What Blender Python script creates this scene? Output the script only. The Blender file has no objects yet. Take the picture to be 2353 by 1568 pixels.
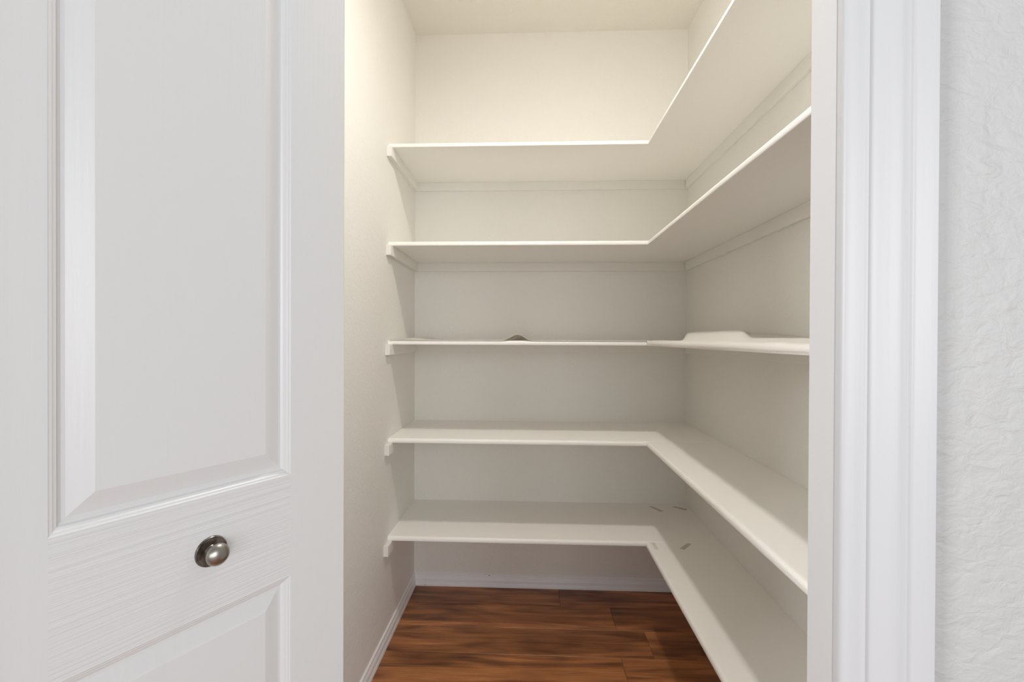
import bpy, bmesh, math, random
from mathutils import Vector, Matrix
random.seed(7)
S = bpy.context.scene
COL = S.collection

# ------------------------------------------------------------------ camera
CAM_H = 1.218
YAW, PITCH, ROLL = 0.0409, 0.00536, 0.00397
def cam_axes():
    cy, sy = math.cos(YAW), math.sin(YAW)
    f = Vector((-sy, cy, 0)); r = Vector((cy, sy, 0)); d = Vector((0, 0, -1))
    f2 = f * math.cos(PITCH) + d * math.sin(PITCH)
    d2 = d * math.cos(PITCH) - f * math.sin(PITCH)
    r3 = r * math.cos(ROLL) - d2 * math.sin(ROLL)
    d3 = d2 * math.cos(ROLL) + r * math.sin(ROLL)
    return r3, d3, f2
cam_d = bpy.data.cameras.new('camera')
cam = bpy.data.objects.new('camera', cam_d); COL.objects.link(cam)
r3, d3, f2 = cam_axes()
M = Matrix((r3, -d3, -f2)).transposed().to_4x4()
M.translation = Vector((0, 0, CAM_H))
cam.matrix_world = M
cam_d.sensor_fit = 'HORIZONTAL'; cam_d.sensor_width = 36.0; cam_d.lens = 16.0
cam_d.clip_start = 0.02
S.camera = cam

# ------------------------------------------------------------------ world, lights, exposure
W = bpy.data.worlds.new('daylit_room'); S.world = W; W.use_nodes = True
bg = W.node_tree.nodes['Background']
bg.inputs['Color'].default_value = (0.93, 0.96, 1.0, 1)
bg.inputs['Strength'].default_value = 0.40
def area_light(name, loc, target, sx, sy, power, color):
    l = bpy.data.lights.new(name, 'AREA'); l.shape = 'RECTANGLE'; l.size = sx; l.size_y = sy
    l.energy = power; l.color = color
    o = bpy.data.objects.new(name, l); COL.objects.link(o); o.location = loc
    o.rotation_euler = (Vector(target) - Vector(loc)).to_track_quat('-Z', 'Y').to_euler()
    return o
area_light('window_daylight', (0.5, -5.0, 1.6), (0.0, 1.0, 1.25), 4.2, 2.5, 100, (0.97, 0.98, 1.0))
area_light('far_window_daylight', (-2.6, -1.25, 1.75), (0.4, 0.5, 1.2), 0.9, 1.5, 76, (0.97, 0.98, 1.0))
area_light('side_fill', (2.3, -3.0, 1.7), (-0.4, 1.2, 0.9), 2.2, 2.0, 78, (0.97, 0.98, 1.0))  # added soft fill to brighten the door face and lower left wall
LAMP = (0.10, 1.06, 2.56)
LAMP_STRENGTH = 372.0
LAMP_COLOR = (1.0, 0.955, 0.905, 1)
S.view_settings.view_transform = 'Standard'
S.view_settings.look = 'None'
S.view_settings.gamma = 1.0
S.view_settings.use_curve_mapping = False
S.view_settings.exposure = 0.0
S.cycles.max_bounces = 16
S.cycles.diffuse_bounces = 12      # a small white room needs many bounces

# ------------------------------------------------------------------ materials
def new_mat(name):
    m = bpy.data.materials.new(name); m.use_nodes = True
    nt = m.node_tree
    return m, nt, nt.nodes['Principled BSDF']
def node(nt, t, **kw):
    n = nt.nodes.new(t)
    for k, v in kw.items():
        if k in n.inputs: n.inputs[k].default_value = v
        else: setattr(n, k, v)
    return n
def lk(nt, a, b): nt.links.new(a, b)

def paint(name, col, rough, layers, spec=0.5, speck=None):
    """painted surface; layers = [(scale vec, noise scale, detail, distance, rotz, distortion)] of fine relief"""
    m, nt, p = new_mat(name)
    p.inputs['Base Color'].default_value = (*col, 1)
    p.inputs['Roughness'].default_value = rough
    p.inputs['Specular IOR Level'].default_value = spec
    tc = node(nt, 'ShaderNodeTexCoord')
    prev = None
    for vec, sc, det, dist, rz, dis in layers:
        mp = node(nt, 'ShaderNodeMapping'); mp.inputs['Scale'].default_value = vec
        mr = node(nt, 'ShaderNodeMapping'); mr.inputs['Rotation'].default_value = (0, 0, rz)
        lk(nt, tc.outputs['Object'], mr.inputs['Vector']); lk(nt, mr.outputs[0], mp.inputs['Vector'])
        nz = node(nt, 'ShaderNodeTexNoise', Scale=sc, Detail=det, Distortion=dis); lk(nt, mp.outputs[0], nz.inputs['Vector'])
        b = node(nt, 'ShaderNodeBump', Strength=1.0, Distance=dist)
        lk(nt, nz.outputs['Fac'], b.inputs['Height'])
        if prev: lk(nt, prev.outputs[0], b.inputs['Normal'])
        prev = b
    if prev: lk(nt, prev.outputs[0], p.inputs['Normal'])
    if speck:
        v = node(nt, 'ShaderNodeTexVoronoi', Scale=speck[0]); lk(nt, tc.outputs['Object'], v.inputs['Vector'])
        r = node(nt, 'ShaderNodeValToRGB'); r.color_ramp.interpolation = 'CONSTANT'
        r.color_ramp.elements[0].color = (*speck[2], 1); r.color_ramp.elements[1].position = speck[1]
        r.color_ramp.elements[1].color = (*col, 1)
        lk(nt, v.outputs['Distance'], r.inputs[0]); lk(nt, r.outputs[0], p.inputs['Base Color'])
    return m

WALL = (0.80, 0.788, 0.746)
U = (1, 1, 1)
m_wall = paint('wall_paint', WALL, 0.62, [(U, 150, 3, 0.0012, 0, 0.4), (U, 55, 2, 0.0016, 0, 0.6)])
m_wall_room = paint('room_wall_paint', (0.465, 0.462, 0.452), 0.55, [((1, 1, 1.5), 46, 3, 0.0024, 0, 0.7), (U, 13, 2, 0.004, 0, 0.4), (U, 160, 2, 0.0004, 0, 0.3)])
m_ceil = paint('ceiling_paint', (0.81, 0.79, 0.74), 0.8, [(U, 110, 3, 0.002, 0, 0.8)])
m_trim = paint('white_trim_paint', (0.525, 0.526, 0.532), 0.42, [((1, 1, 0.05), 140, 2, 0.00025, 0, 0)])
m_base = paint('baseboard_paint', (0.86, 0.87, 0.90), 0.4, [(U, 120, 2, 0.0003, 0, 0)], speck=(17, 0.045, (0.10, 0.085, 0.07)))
m_base_clean = paint('baseboard_paint_clean', (0.84, 0.842, 0.85), 0.4, [(U, 120, 2, 0.0002, 0, 0)])
m_trim_lifted = paint('white_trim_paint_lifted', (0.63, 0.632, 0.64), 0.4, [((1, 1, 0.05), 140, 2, 0.0002, 0, 0)])  # same trim paint, colour brightened to make up for shade on the jamb
m_shelf = paint('shelf_paint', (0.885, 0.872, 0.835), 0.42, [((1, 1, 1), 90, 3, 0.0004, 0, 0.5), ((1.2, 1.2, 420), 1.0, 2, 0.0012, 0, 0)])
m_cleat = paint('cleat_paint', (0.80, 0.788, 0.746), 0.6, [((1, 0.15, 1), 160, 2, 0.0006, 0, 0)])
m_liner = paint('liner_vinyl', (0.90, 0.88, 0.85), 0.38, [(U, 420, 1, 0.0003, 0, 0)])
nt = m_liner.node_tree; p = nt.nodes['Principled BSDF']; out = nt.nodes['Material Output']
tr = node(nt, 'ShaderNodeBsdfTranslucent'); tr.inputs['Color'].default_value = (0.92, 0.89, 0.84, 1)
ms = node(nt, 'ShaderNodeMixShader'); ms.inputs[0].default_value = 0.3
lk(nt, p.outputs[0], ms.inputs[1]); lk(nt, tr.outputs[0], ms.inputs[2]); lk(nt, ms.outputs[0], out.inputs['Surface'])
m_tape_dark = paint('tape_tan', (0.56, 0.515, 0.43), 0.5, [])
m_tape_pale = paint('tape_pale', (0.745, 0.72, 0.625), 0.45, [])

LEAF_ANG = math.atan2(0.8690479, 0.49472795)
DOORC = (0.68, 0.677, 0.673)
m_stile = paint('door_paint_upright_grain', DOORC, 0.36, [((220, 220, 6.0), 1.0, 3, 0.00022, 0, 0.0)])
m_rail = paint('door_paint_level_grain', DOORC, 0.36, [((3.0, 30, 330), 1.0, 2, 0.00075, -LEAF_ANG, 0.15)])
m_panel = paint('door_paint_panel', DOORC, 0.36, [((130, 130, 5.0), 1.0, 3, 0.0003, 0, 0.0)])

m_nickel, nt, p = new_mat('aged_nickel')
p.inputs['Metallic'].default_value = 1.0
tc = node(nt, 'ShaderNodeTexCoord'); nz = node(nt, 'ShaderNodeTexNoise', Scale=160, Detail=4)
lk(nt, tc.outputs['Object'], nz.inputs['Vector'])
cr = node(nt, 'ShaderNodeValToRGB')
cr.color_ramp.elements[0].position = 0.32; cr.color_ramp.elements[0].color = (0.11, 0.092, 0.075, 1)
cr.color_ramp.elements[1].position = 0.62; cr.color_ramp.elements[1].color = (0.30, 0.27, 0.235, 1)
lk(nt, nz.outputs['Fac'], cr.inputs[0]); lk(nt, cr.outputs[0], p.inputs['Base Color'])
p.inputs['Roughness'].default_value = 0.3
m_ball, nt, p = new_mat('brushed_nickel')
p.inputs['Metallic'].default_value = 1.0; p.inputs['Roughness'].default_value = 0.33
tc = node(nt, 'ShaderNodeTexCoord'); nz = node(nt, 'ShaderNodeTexNoise', Scale=110, Detail=3)
lk(nt, tc.outputs['Object'], nz.inputs['Vector'])
cr = node(nt, 'ShaderNodeValToRGB')
cr.color_ramp.elements[0].color = (0.27, 0.243, 0.212, 1); cr.color_ramp.elements[1].color = (0.46, 0.43, 0.395, 1)
lk(nt, nz.outputs['Fac'], cr.inputs[0]); lk(nt, cr.outputs[0], p.inputs['Base Color'])

m_wood, nt, p = new_mat('walnut_laminate')
tc = node(nt, 'ShaderNodeTexCoord'); oi = node(nt, 'ShaderNodeObjectInfo')
off = node(nt, 'ShaderNodeVectorMath', operation='SCALE'); off.inputs['Scale'].default_value = 9.0
cb = node(nt, 'ShaderNodeCombineXYZ'); 
for i in range(3): lk(nt, oi.outputs['Random'], cb.inputs[i])
lk(nt, cb.outputs[0], off.inputs[0])
ad = node(nt, 'ShaderNodeVectorMath', operation='ADD'); lk(nt, tc.outputs['Object'], ad.inputs[0]); lk(nt, off.outputs[0], ad.inputs[1])
def wood_noise(vec, sc, det, dis):
    mp = node(nt, 'ShaderNodeMapping'); mp.inputs['Scale'].default_value = vec; lk(nt, ad.outputs[0], mp.inputs['Vector'])
    n = node(nt, 'ShaderNodeTexNoise', Scale=sc, Detail=det, Distortion=dis); lk(nt, mp.outputs[0], n.inputs['Vector']); return n
big = wood_noise((2.0, 17, 1), 1.0, 2, 1.3)
knot = wood_noise((3.2, 7.5, 1), 1.0, 1, 0.5)
med = wood_noise((4.5, 105, 1), 1.0, 4, 0.7)
fine = wood_noise((16, 520, 1), 1.0, 3, 0.2)
def ramp(src, stops):
    r = node(nt, 'ShaderNodeValToRGB'); e = r.color_ramp.elements
    e[0].position, e[0].color = stops[0][0], (*stops[0][1], 1); e[1].position, e[1].color = stops[-1][0], (*stops[-1][1], 1)
    for q, c in stops[1:-1]: e.new(q).color = (*c, 1)
    lk(nt, src, r.inputs[0]); return r.outputs[0]
def mul(a, b, f):
    m = node(nt, 'ShaderNodeMix', data_type='RGBA', blend_type='MULTIPLY'); m.inputs[0].default_value = f
    lk(nt, a, m.inputs[6]); lk(nt, b, m.inputs[7]); return m.outputs[2]
c = ramp(big.outputs['Fac'], [(0.30, (0.19, 0.074, 0.028)), (0.43, (0.33, 0.132, 0.048)), (0.55, (0.46, 0.188, 0.067)), (0.70, (0.56, 0.24, 0.088))])
c = mul(c, ramp(knot.outputs['Fac'], [(0.30, (0.36, 0.33, 0.32)), (0.43, (0.80, 0.78, 0.77)), (0.56, (1.06, 1.06, 1.06))]), 0.85)
c = mul(c, ramp(med.outputs['Fac'], [(0.30, (0.58, 0.54, 0.52)), (0.50, (0.97, 0.96, 0.96)), (0.68, (1.10, 1.10, 1.10))]), 0.6)
c = mul(c, ramp(fine.outputs['Fac'], [(0.30, (0.74, 0.72, 0.71)), (0.70, (1.12, 1.12, 1.12))]), 0.7)
tone = node(nt, 'ShaderNodeMapRange'); tone.inputs[3].default_value = 0.88; tone.inputs[4].default_value = 1.14
lk(nt, oi.outputs['Random'], tone.inputs[0])
sc_ = node(nt, 'ShaderNodeVectorMath', operation='SCALE'); lk(nt, c, sc_.inputs[0]); lk(nt, tone.outputs[0], sc_.inputs['Scale'])
lk(nt, sc_.outputs[0], p.inputs['Base Color'])
p.inputs['Roughness'].default_value = 0.36
b = node(nt, 'ShaderNodeBump', Strength=1.0, Distance=0.0003); lk(nt, fine.outputs['Fac'], b.inputs['Height']); lk(nt, b.outputs[0], p.inputs['Normal'])
m_seam = paint('plank_core', (0.30, 0.13, 0.055), 0.6, [])

m_globe, nt, p = new_mat('lit_glass_globe')
p.inputs['Base Color'].default_value = (0.9, 0.88, 0.82, 1)
p.inputs['Emission Color'].default_value = LAMP_COLOR
p.inputs['Emission Strength'].default_value = LAMP_STRENGTH

# ------------------------------------------------------------------ builders
def tag(o, label=None, cat=None, group=None, kind=None):
    if label: o['label'] = label
    if cat: o['category'] = cat
    if group: o['group'] = group
    if kind: o['kind'] = kind
    return o
def empty(name, loc):
    o = bpy.data.objects.new(name, None); o.location = loc; o.empty_display_size = 0.05; COL.objects.link(o); return o
WLOC = {}
def obj(name, bm, mat, parent=None, smooth=False, origin=None):
    """links a bmesh given in world coordinates as one mesh object"""
    bmesh.ops.recalc_face_normals(bm, faces=bm.faces)
    vs = [v.co for v in bm.verts]
    if origin is None:
        mn = Vector([min(v[i] for v in vs) for i in range(3)]); mxv = Vector([max(v[i] for v in vs) for i in range(3)])
        origin = Vector(((mn.x + mxv.x) / 2, (mn.y + mxv.y) / 2, mn.z))
    origin = Vector(origin)
    for v in bm.verts: v.co = v.co - origin
    me = bpy.data.meshes.new(name); bm.to_mesh(me); bm.free()
    me.materials.append(mat)
    if smooth:
        me.polygons.foreach_set('use_smooth', [True] * len(me.polygons))
        try: me.set_sharp_from_angle(angle=math.radians(38))
        except Exception: pass
    o = bpy.data.objects.new(name, me); COL.objects.link(o)
    pw = Vector((0, 0, 0))
    if parent is not None:
        o.parent = parent; pw = WLOC[parent.name] if parent.name in WLOC else parent.location
    o.location = origin - pw
    WLOC[o.name] = origin
    return o
def box(bm, x0, x1, y0, y1, z0, z1):
    v = [bm.verts.new((x, y, z)) for z in (z0, z1) for y in (y0, y1) for x in (x0, x1)]
    for f in ((0, 1, 3, 2), (4, 6, 7, 5), (0, 4, 5, 1), (2, 3, 7, 6), (0, 2, 6, 4), (1, 5, 7, 3)):
        bm.faces.new([v[i] for i in f])
def extrude(bm, prof, fa, fb):
    """closed profile of 2D points; fa, fb map a 2D point to the two end positions"""
    a = [bm.verts.new(fa(*q)) for q in prof]; c = [bm.verts.new(fb(*q)) for q in prof]
    n = len(prof)
    for i in range(n):
        j = (i + 1) % n
        bm.faces.new((a[i], a[j], c[j], c[i]))
    bm.faces.new(list(reversed(a))); bm.faces.new(c)
def lathe(bm, prof, centre, axis, n=40):
    """prof = [(radius, height along axis)]"""
    axis = Vector(axis).normalized(); u = axis.orthogonal().normalized(); w = axis.cross(u); c = Vector(centre)
    rings = []
    for r, hh in prof:
        if r < 1e-6: rings.append([bm.verts.new(c + axis * hh)])
        else: rings.append([bm.verts.new(c + axis * hh + (u * math.cos(2 * math.pi * k / n) + w * math.sin(2 * math.pi * k / n)) * r) for k in range(n)])
    for A, B in zip(rings, rings[1:]):
        for k in range(n):
            j = (k + 1) % n
            if len(A) == 1 and len(B) == 1: continue
            if len(A) == 1: bm.faces.new((A[0], B[k], B[j]))
            elif len(B) == 1: bm.faces.new((A[k], A[j], B[0]))
            else: bm.faces.new((A[k], A[j], B[j], B[k]))
    for ring in (rings[0], rings[-1]):
        if len(ring) > 1: bm.faces.new(ring)

# ------------------------------------------------------------------ room shell
XL, XR, YB, H = -0.5712, 0.7486, 2.2243, 2.7074
YF, XS, T = 1.8012, 0.4553, 0.0182
Y_FRONT, Y_IN = 0.515, 0.632          # room face and pantry face of the front wall
XJ = 0.3348                           # face of the right jamb
HEAD = 2.06
def shell(name, label, boxes, mat):
    bm = bmesh.new()
    for q in boxes: box(bm, *q)
    return tag(obj(name, bm, mat), label, None, None, 'structure')
shell('wall_back', 'cream back wall of the pantry', [(XL - 0.1, XR + 0.1, YB, YB + 0.1, 0, H)], m_wall)
shell('wall_left', 'cream left side wall of the pantry with orange-peel texture', [(XL - 0.1, XL, Y_IN, YB, 0, H)], m_wall)
shell('wall_right', 'cream right side wall of the pantry behind the shelf arms', [(XR, XR + 0.1, Y_IN, YB, 0, H)], m_wall)
shell('ceiling', 'cream textured ceiling of the pantry', [(XL - 0.1, XR + 0.1, Y_IN, YB + 0.1, H, H + 0.1)], m_ceil)
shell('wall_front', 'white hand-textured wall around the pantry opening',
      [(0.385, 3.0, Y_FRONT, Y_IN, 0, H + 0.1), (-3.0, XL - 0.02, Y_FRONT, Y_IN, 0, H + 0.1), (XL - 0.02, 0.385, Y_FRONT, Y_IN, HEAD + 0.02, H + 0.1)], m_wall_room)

# floor of walnut-look planks, one object per plank
bm = bmesh.new(); box(bm, -1.35, 1.35, -1.0, YB, -0.06, -0.009)
floor = tag(obj('floor', bm, m_seam), 'dark walnut-look plank floor', None, None, 'structure')
PW, PL = 0.163, 1.22
joints = {0: 0.140, 1: 0.364, 2: 0.477, 3: 0.350}
row = 0; ytop = YB; ybot = 2.072
def plank(x0, x1, y0, y1):
    g, c = 0.0004, 0.0011
    bm = bmesh.new()
    lo = [(x0 + g, y0 + g), (x1 - g, y0 + g), (x1 - g, y1 - g), (x0 + g, y1 - g)]
    hi = [(x0 + g + c, y0 + g + c), (x1 - g - c, y0 + g + c), (x1 - g - c, y1 - g - c), (x0 + g + c, y1 - g - c)]
    rings = [[bm.verts.new((*q, -0.0088)) for q in lo], [bm.verts.new((*q, -0.0009)) for q in lo], [bm.verts.new((*q, 0)) for q in hi]]
    for A, B in zip(rings, rings[1:]):
        for i in range(4): bm.faces.new((A[i], A[(i + 1) % 4], B[(i + 1) % 4], B[i]))
    bm.faces.new(rings[2])
    obj('plank', bm, m_wood, floor)
while ytop > -1.0:
    jx = joints.get(row, 0.15 + (row * 0.37) % 1.0)
    cuts = [jx + k * PL for k in range(-4, 5)]
    lim0, lim1 = (XL - 0.09, XR + 0.09) if ybot > Y_IN else (-1.35, 1.35)
    for a, c_ in zip(cuts, cuts[1:]):
        a, c_ = max(a, lim0), min(c_, lim1)
        if c_ - a > 0.02: plank(a, c_, max(ybot, -1.0), ytop)
    ytop = ybot; ybot -= PW; row += 1

# baseboards with stepped moulding
BBP = [(0, 0), (0.0125, 0), (0.0125, 0.010), (0.0112, 0.0125), (0.0112, 0.016), (0.0100, 0.0185), (0.0100, 0.0335),
       (0.0088, 0.0365), (0.0088, 0.0395), (0.0070, 0.0425), (0.0070, 0.0465), (0.0062, 0.0485), (0.0066, 0.0540), (0.0060, 0.0560), (0, 0.0590)]
bm = bmesh.new(); extrude(bm, BBP, lambda a, z: (XL + a, YB - a, z), lambda a, z: (XR - a, YB - a, z))
tag(obj('baseboard_back', bm, m_base), 'white stepped baseboard along the back wall', None, None, 'structure')
bm = bmesh.new(); extrude(bm, BBP, lambda a, z: (XL + a, YB - a, z), lambda a, z: (XL + a, Y_IN, z))
tag(obj('baseboard_left', bm, m_base_clean), 'white stepped baseboard along the left wall', None, None, 'structure')
bm = bmesh.new(); extrude(bm, BBP, lambda a, z: (XR - a, YB - a, z), lambda a, z: (XR - a, Y_IN, z))
tag(obj('baseboard_right', bm, m_base_clean), 'white stepped baseboard along the right wall', None, None, 'structure')

# casing and jambs of the opening
def cas(pts, sgn=1, x0=0.0):
    return [(x0 + sgn * x, y) for x, y in pts]
B0 = Y_FRONT
CP = [(0.3352, B0), (0.3352, 0.5088), (0.3362, 0.5058), (0.3385, 0.5036), (0.3420, 0.5025), (0.3490, 0.5022), (0.3560, 0.5026),
      (0.3576, 0.5012), (0.3592, 0.5008), (0.3606, 0.5016), (0.3625, 0.5040), (0.3660, 0.5046), (0.3720, 0.5034), (0.3800, 0.5006), (0.3880, 0.4990),
      (0.3940, 0.4990), (0.3990, 0.5000), (0.4022, 0.5004), (0.4030, 0.4990), (0.4042, 0.4972), (0.4060, 0.4965), (0.4275, 0.4965), (0.4288, 0.4978), (0.4288, B0)]
HC = HEAD + 0.10
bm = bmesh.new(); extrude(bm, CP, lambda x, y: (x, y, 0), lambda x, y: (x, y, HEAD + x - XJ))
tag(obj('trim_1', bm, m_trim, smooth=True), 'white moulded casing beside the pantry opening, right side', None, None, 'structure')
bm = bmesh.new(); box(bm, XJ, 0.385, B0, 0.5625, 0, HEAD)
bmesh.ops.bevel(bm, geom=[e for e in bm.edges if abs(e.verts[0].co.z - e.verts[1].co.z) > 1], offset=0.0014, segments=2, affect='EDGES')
tag(obj('trim_2', bm, m_trim_lifted), 'white jamb board inside the right casing', None, None, 'structure')
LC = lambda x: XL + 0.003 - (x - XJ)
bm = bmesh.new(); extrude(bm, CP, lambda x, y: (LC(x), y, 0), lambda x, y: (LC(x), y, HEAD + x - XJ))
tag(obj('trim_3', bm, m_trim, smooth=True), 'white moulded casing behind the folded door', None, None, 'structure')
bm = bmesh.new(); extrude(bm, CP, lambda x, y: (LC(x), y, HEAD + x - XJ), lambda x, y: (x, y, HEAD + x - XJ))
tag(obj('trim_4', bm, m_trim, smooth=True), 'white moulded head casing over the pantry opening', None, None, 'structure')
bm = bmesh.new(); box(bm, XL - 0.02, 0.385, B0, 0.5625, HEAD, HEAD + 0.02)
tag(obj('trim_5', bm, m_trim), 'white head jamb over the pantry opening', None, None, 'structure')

# ------------------------------------------------------------------ folding door
DIR = Vector((0.49472795, 0.8690479, 0)); NRM = Vector((0.8690479, -0.49472795, 0))
K = Vector((-0.33214, 0.46, 0.99517))
DT = 0.034
PROF = [(0, 0), (0.0010, -0.0010), (0.0028, -0.0014), (0.0040, -0.0028), (0.0058, -0.0033), (0.0070, -0.0052), (0.0092, -0.0064),
        (0.0120, -0.0062), (0.0285, -0.0016), (0.0300, -0.0012)]
def door_leaf(name, label, base, dr, nr, s0, s1, knob):
    """base: point of the front face at s=0, knob height; z relative to K"""
    zb, zt = 0.010 - K.z, HEAD - 0.012 - K.z
    def P(s, n, z): return base + dr * s + nr * n + Vector((0, 0, z))
    d = empty(name, P((s0 + s1) / 2, -DT / 2, zb)); WLOC[d.name] = Vector(d.location)
    tag(d, label, None, None, 'structure')
    a0, a1 = s0 + 0.0772, s1 - 0.0772
    def slab(sa, sb, za, zc, nm, mat, chamfer=()):
        bm = bmesh.new()
        pr = [(sa, 0), (sb, 0), (sb, -DT), (sa, -DT)]
        c = 0.0013
        if 'r' in chamfer: pr = [(sa, 0), (sb - c, 0), (sb, -c), (sb, -DT + c), (sb - c, -DT), (sa, -DT)]
        if 'l' in chamfer: pr = [(sa + c, 0), (sb, 0), (sb, -DT), (sa + c, -DT), (sa, -DT + c), (sa, -c)]
        extrude(bm, pr, lambda s, n: P(s, n, za), lambda s, n: P(s, n, zc))
        return obj(nm, bm, mat, d)
    slab(a1, s1, zb, zt, 'stile', m_stile, 'r'); slab(s0, a0, zb, zt, 'stile', m_stile, 'l')
    zl0, zl1 = -0.0642, 0.0583
    zbr, ztr = zb + 0.20, zt - 0.115
    slab(a0, a1, zl0, zl1, 'rail', m_rail); slab(a0, a1, zb, zbr, 'rail', m_rail); slab(a0, a1, ztr, zt, 'rail', m_rail)
    for za, zc in ((zbr, zl0), (zl1, ztr)):
        bm = bmesh.new()
        for side in (0, 1):
            rings = []
            for ins, dep in PROF:
                n = dep if side == 0 else -DT - dep
                rings.append([bm.verts.new(P(s, n, z)) for s, z in ((a0 + ins, za + ins), (a1 - ins, za + ins), (a1 - ins, zc - ins), (a0 + ins, zc - ins))])
            for A, B in zip(rings, rings[1:]):
                for i in range(4): bm.faces.new((A[i], A[(i + 1) % 4], B[(i + 1) % 4], B[i]))
            bm.faces.new(rings[-1])
            if side == 0: first = rings[0]
            else:
                for i in range(4): bm.faces.new((first[i], first[(i + 1) % 4], rings[0][(i + 1) % 4], rings[0][i]))
        obj('panel', bm, m_panel, d)
    if knob:
        bm = bmesh.new()
        lathe(bm, [(0, 0.0), (0.0153, 0.0), (0.0156, 0.0008), (0.0154, 0.0018), (0.0148, 0.0024), (0.0141, 0.0024), (0.0136, 0.0020), (0.0070, 0.0022), (0.0062, 0.0034), (0.0056, 0.0050), (0, 0.0056)], P(0, 0, 0), nr)
        ro = obj('knob_rose', bm, m_nickel, d, smooth=True)
        tag(ro, 'round dark nickel backplate')
        bm = bmesh.new()
        pr = [(0, 0.0045), (0.0052, 0.0048), (0.0048, 0.0075), (0.0056, 0.0092), (0.0090, 0.0102), (0.0106, 0.0118), (0.0113, 0.0140)]
        for k in range(1, 9):
            t = k / 8 * math.pi / 2
            pr.append((0.0113 * math.cos(t) if k < 8 else 0, 0.0140 + 0.0078 * math.sin(t)))
        lathe(bm, pr, P(0, 0, 0), nr)
        kb = obj('knob', bm, m_ball, d, smooth=True); tag(kb, 'brushed nickel knob')
    return d
S0, S1 = -0.1990, 0.1653
door_leaf('door_1', 'white moulded panel door leaf with a nickel knob, half folded', K, DIR, NRM, S0, S1, True)
FOLD = K + DIR * (S0 - 0.003)
D2 = Vector((-DIR.x, DIR.y, 0)); N2 = Vector((-DIR.y, -DIR.x, 0))
FB = FOLD - NRM * 0 + N2 * 0.002
door_leaf('door_2', 'white hinged door leaf folded behind the leaf with the knob', Vector((FB.x, FB.y, K.z)), D2, N2, 0.004, 0.004 + (S1 - S0) * 0.94, False)

# ------------------------------------------------------------------ shelves
ZS = [0.4028, 0.7970, 1.1917, 1.5870, 1.9801]
CY = [1.752, 1.760, 1.767, 1.775, 1.783]
WHERE = ['lowest white shelf of the pantry, tape strips on its top', 'second white pantry shelf from the floor, lit along its front',
         'middle white pantry shelf at eye level under the rumpled liner', 'fourth white pantry shelf from the floor, seen from below',
         'topmost white pantry shelf under the ceiling']
Y_END = 0.66
def nose(depth, t, rt=0.0105, rb=0.0028, n=6):
    """(distance from the front edge, height) outline of a board with an eased front"""
    pr = [(depth, 0), (depth, t)]
    for k in range(n + 1):
        a = math.pi / 2 * k / n; pr.append((rt - rt * math.sin(a), t - rt + rt * math.cos(a)))
    for k in range(n + 1):
        a = math.pi / 2 * k / n; pr.append((rb - rb * math.cos(a), rb - rb * math.sin(a)))
    return pr
CH, CT = 0.041, 0.0185
for i, z in enumerate(ZS):
    sh = empty('pantry_shelf', ((XL + XR) / 2, YB - 0.2, z)); WLOC[sh.name] = Vector(sh.location)
    tag(sh, WHERE[i], 'shelf', 'L-shaped white pantry shelves')
    e_ = 0.0004
    bm = bmesh.new(); extrude(bm, nose(YB - YF, T), lambda a, h_: (XL + e_, YF + a, z + h_), lambda a, h_: (XR - e_, YF + a, z + h_))
    obj('shelf_board', bm, m_shelf, sh, smooth=True)
    bm = bmesh.new(); extrude(bm, nose(XR - XS - e_, T), lambda a, h_: (XS + a, YF - 0.0008, z + h_), lambda a, h_: (XS + a, Y_END, z + h_))
    obj('shelf_board', bm, m_shelf, sh, smooth=True)
    def cleat(x0, x1, y0, y1):
        bm = bmesh.new(); box(bm, x0, x1, y0, y1, z - CH, z)
        bmesh.ops.bevel(bm, geom=list(bm.edges), offset=0.0009, segments=1, affect='EDGES')
        obj('cleat', bm, m_cleat, sh)
    cleat(XL, XL + CT, CY[i], YB - 0.012); cleat(XL, XR, YB - 0.012, YB); cleat(XR - 0.012, XR, Y_END, YB - CT)

# ------------------------------------------------------------------ rumpled liner on the middle shelf
def sheet(bm, nu, nv, fn, th=0.0011):
    top = [[bm.verts.new(fn(i / nu, j / nv)) for j in range(nv + 1)] for i in range(nu + 1)]
    bot = [[bm.verts.new(Vector(fn(i / nu, j / nv)) - Vector((0, 0, th))) for j in range(nv + 1)] for i in range(nu + 1)]
    for i in range(nu):
        for j in range(nv):
            bm.faces.new((top[i][j], top[i + 1][j], top[i + 1][j + 1], top[i][j + 1]))
            bm.faces.new((bot[i][j], bot[i][j + 1], bot[i + 1][j + 1], bot[i + 1][j]))
    def rim(a, b_):
        for k in range(len(a) - 1): bm.faces.new((a[k], b_[k], b_[k + 1], a[k + 1]))
    rim(top[0], bot[0]); rim(top[-1], bot[-1]); rim([r[0] for r in top], [r[0] for r in bot]); rim([r[-1] for r in top], [r[-1] for r in bot])
def sm(a, b_, x_):
    t = max(0, min(1, (x_ - a) / (b_ - a))); return t * t * (3 - 2 * t)
def bump(c, w, x_):
    t = abs(x_ - c) / w; return 0.5 * (1 + math.cos(math.pi * t)) if t < 1 else 0.0
ZT = ZS[2] + T + 0.0013
def back_liner(u, v):
    x_ = XL + 0.006 + u * (XS - 0.008 - XL); y_ = YF - 0.001 + v * (YB - YF - 0.008)
    z_ = ZT + 0.024 * bump(-0.053, 0.062, x_) * (1 - 0.12 * v) + 0.0075 * bump(XL + 0.055, 0.075, x_) * (0.3 + 0.7 * sm(0, 0.4, v))
    z_ += 0.0012 * (1 + math.sin(x_ * 60 + v * 5)) * sm(0.1, 0.6, v) * 0.4
    return (x_, y_, z_)
bm = bmesh.new(); sheet(bm, 130, 10, back_liner)
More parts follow.
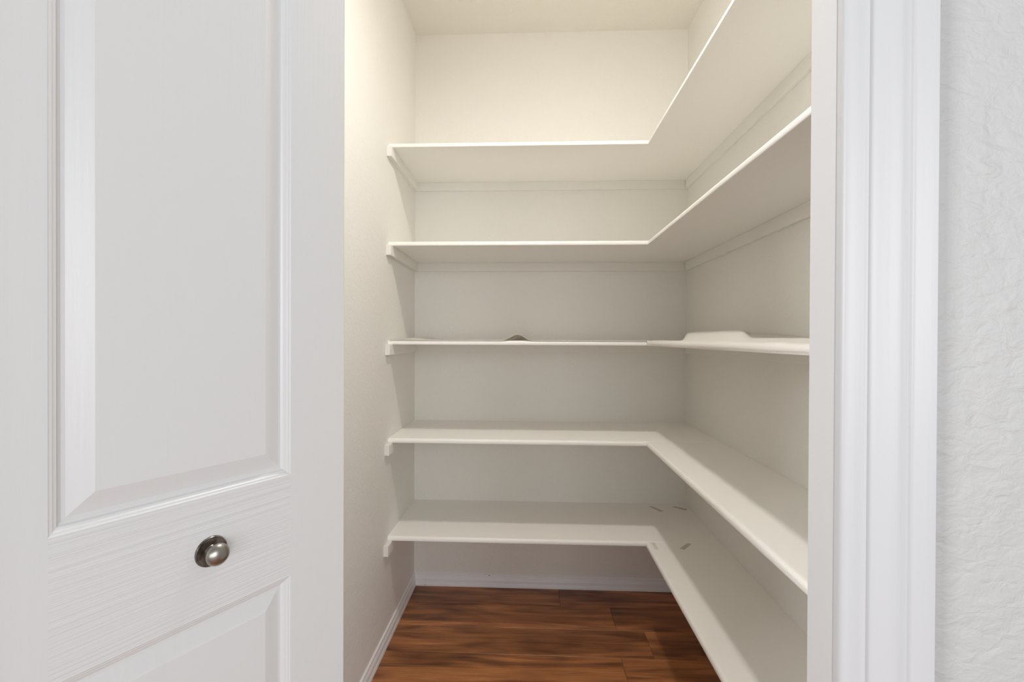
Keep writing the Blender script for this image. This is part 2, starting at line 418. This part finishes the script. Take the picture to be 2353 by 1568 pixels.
tag(obj('shelf_liner', bm, m_liner, smooth=True), 'white vinyl liner with one arched buckle on the middle shelf along the back wall', 'shelf liner', 'liner sheets on the middle shelf')
def side_liner(u, v):
    y_ = 0.70 + v * (YB - 0.012 - 0.70)
    zt = ZS[2] + T; rr = 0.0124 + 0.0007 * math.sin(y_ * 23) + 0.0005 * math.sin(y_ * 51 + 1)
    on_back = sm(YF - 0.03, YF - 0.004, y_)
    if u < 0.25:                                   # drapes round the front of the shelf
        q = u / 0.25
        low = zt - 0.0145 + 0.0012 * math.sin(y_ * 17)
        if q < 0.3: px, pz = XS + 0.0105 - rr, low + (zt - 0.0105 - low) * q / 0.3
        else:
            a = (q - 0.3) / 0.7 * math.pi / 2
            px, pz = XS + 0.0105 - rr * math.cos(a), zt - 0.0105 + rr * math.sin(a)
        bx, bz = XS - 0.003 + q * 0.0135, ZT + 0.0004
        return (px + (bx - px) * on_back, y_, pz + (bz - pz) * on_back)
    w = (u - 0.25) / 0.75
    x_ = XS + 0.0105 + w * (XR - 0.004 - XS - 0.0105)
    f1, f2 = x_ / 0.330, x_ / 0.470                # two slanting folds
    lift = 0.037 * sm(f1 + 0.01, f1 - 0.05, y_) * (1 - 0.5 * sm(1.6, 2.15, y_)) * sm(f2 - 0.05, f2 + 0.05, y_)
    lift = max(lift, 0.025 * sm(f2 + 0.05, f2 - 0.02, y_) * (1 - 0.55 * sm(1.5, 1.2, y_)))
    z_ = ZT + 0.0004 + (rr - 0.0118) * (1 - on_back) * (1 - w) + lift * sm(-0.05, 0.62, w)
    z_ += 0.0008 * (1 + math.sin(y_ * 34 + w * 9)) * (1 - w) * sm(0.0, 0.15, w) * (1 - on_back)
    return (x_, y_, z_)
bm = bmesh.new(); sheet(bm, 40, 130, side_liner)
tag(obj('shelf_liner', bm, m_liner, smooth=True), 'white vinyl liner curling up the right wall on the middle shelf arm', 'shelf liner', 'liner sheets on the middle shelf')

# ------------------------------------------------------------------ tape strips on the lowest shelf
ZTP = ZS[0] + T
TAPES = [([(0.566, 2.188), (0.581, 2.189), (0.619, 2.133), (0.602, 2.122)], m_tape_dark, 'tan tape strip by the back wall on the lowest shelf, left of the corner strip'),
         ([(0.674, 2.186), (0.692, 2.193), (0.738, 2.162), (0.724, 2.145)], m_tape_dark, 'faint tan tape strip in the back right corner of the lowest shelf'),
         ([(0.473, 1.797), (0.488, 1.797), (0.489, 1.740), (0.475, 1.740)], m_tape_pale, 'pale tape strip at the front edge of the lowest shelf by the board seam'),
         ([(0.615, 1.799), (0.629, 1.794), (0.584, 1.742), (0.570, 1.753)], m_tape_dark, 'slanted tan tape strip in mid-shelf beside the board seam, lowest shelf')]
for pts, mt, lb in TAPES:
    bm = bmesh.new(); extrude(bm, pts, lambda x, y: (x, y, ZTP + 0.0001), lambda x, y: (x, y, ZTP + 0.0004))
    tag(obj('tape_strip', bm, mt), lb, 'tape', 'tape strips on the lowest shelf')

# ------------------------------------------------------------------ ceiling lamp above the opening
lamp = empty('ceiling_lamp', (LAMP[0], LAMP[1], H)); WLOC[lamp.name] = Vector(lamp.location)
tag(lamp, 'glowing glass dome lamp hanging from the pantry ceiling', 'lamp')
bm = bmesh.new(); lathe(bm, [(0, H), (0.060, H), (0.060, H - 0.012), (0.050, H - 0.022), (0.024, H - 0.028), (0.022, H - 0.085), (0.052, H - 0.095), (0.060, H - 0.100), (0.060, H - 0.134), (0, H - 0.134)], (LAMP[0], LAMP[1], 0), (0, 0, 1))
obj('lamp_base', bm, m_trim, lamp, smooth=True)
ZD = H - 0.134
bm = bmesh.new(); lathe(bm, [(0.055, ZD)] + [(0.055 * math.cos(math.pi / 2 * k / 8) if k < 8 else 0, ZD - 0.001 - 0.018 * math.sin(math.pi / 2 * k / 8)) for k in range(9)], (LAMP[0], LAMP[1], 0), (0, 0, 1), 32)
tag(obj('lamp_shade', bm, m_globe, lamp, smooth=True), 'glowing white glass dome')
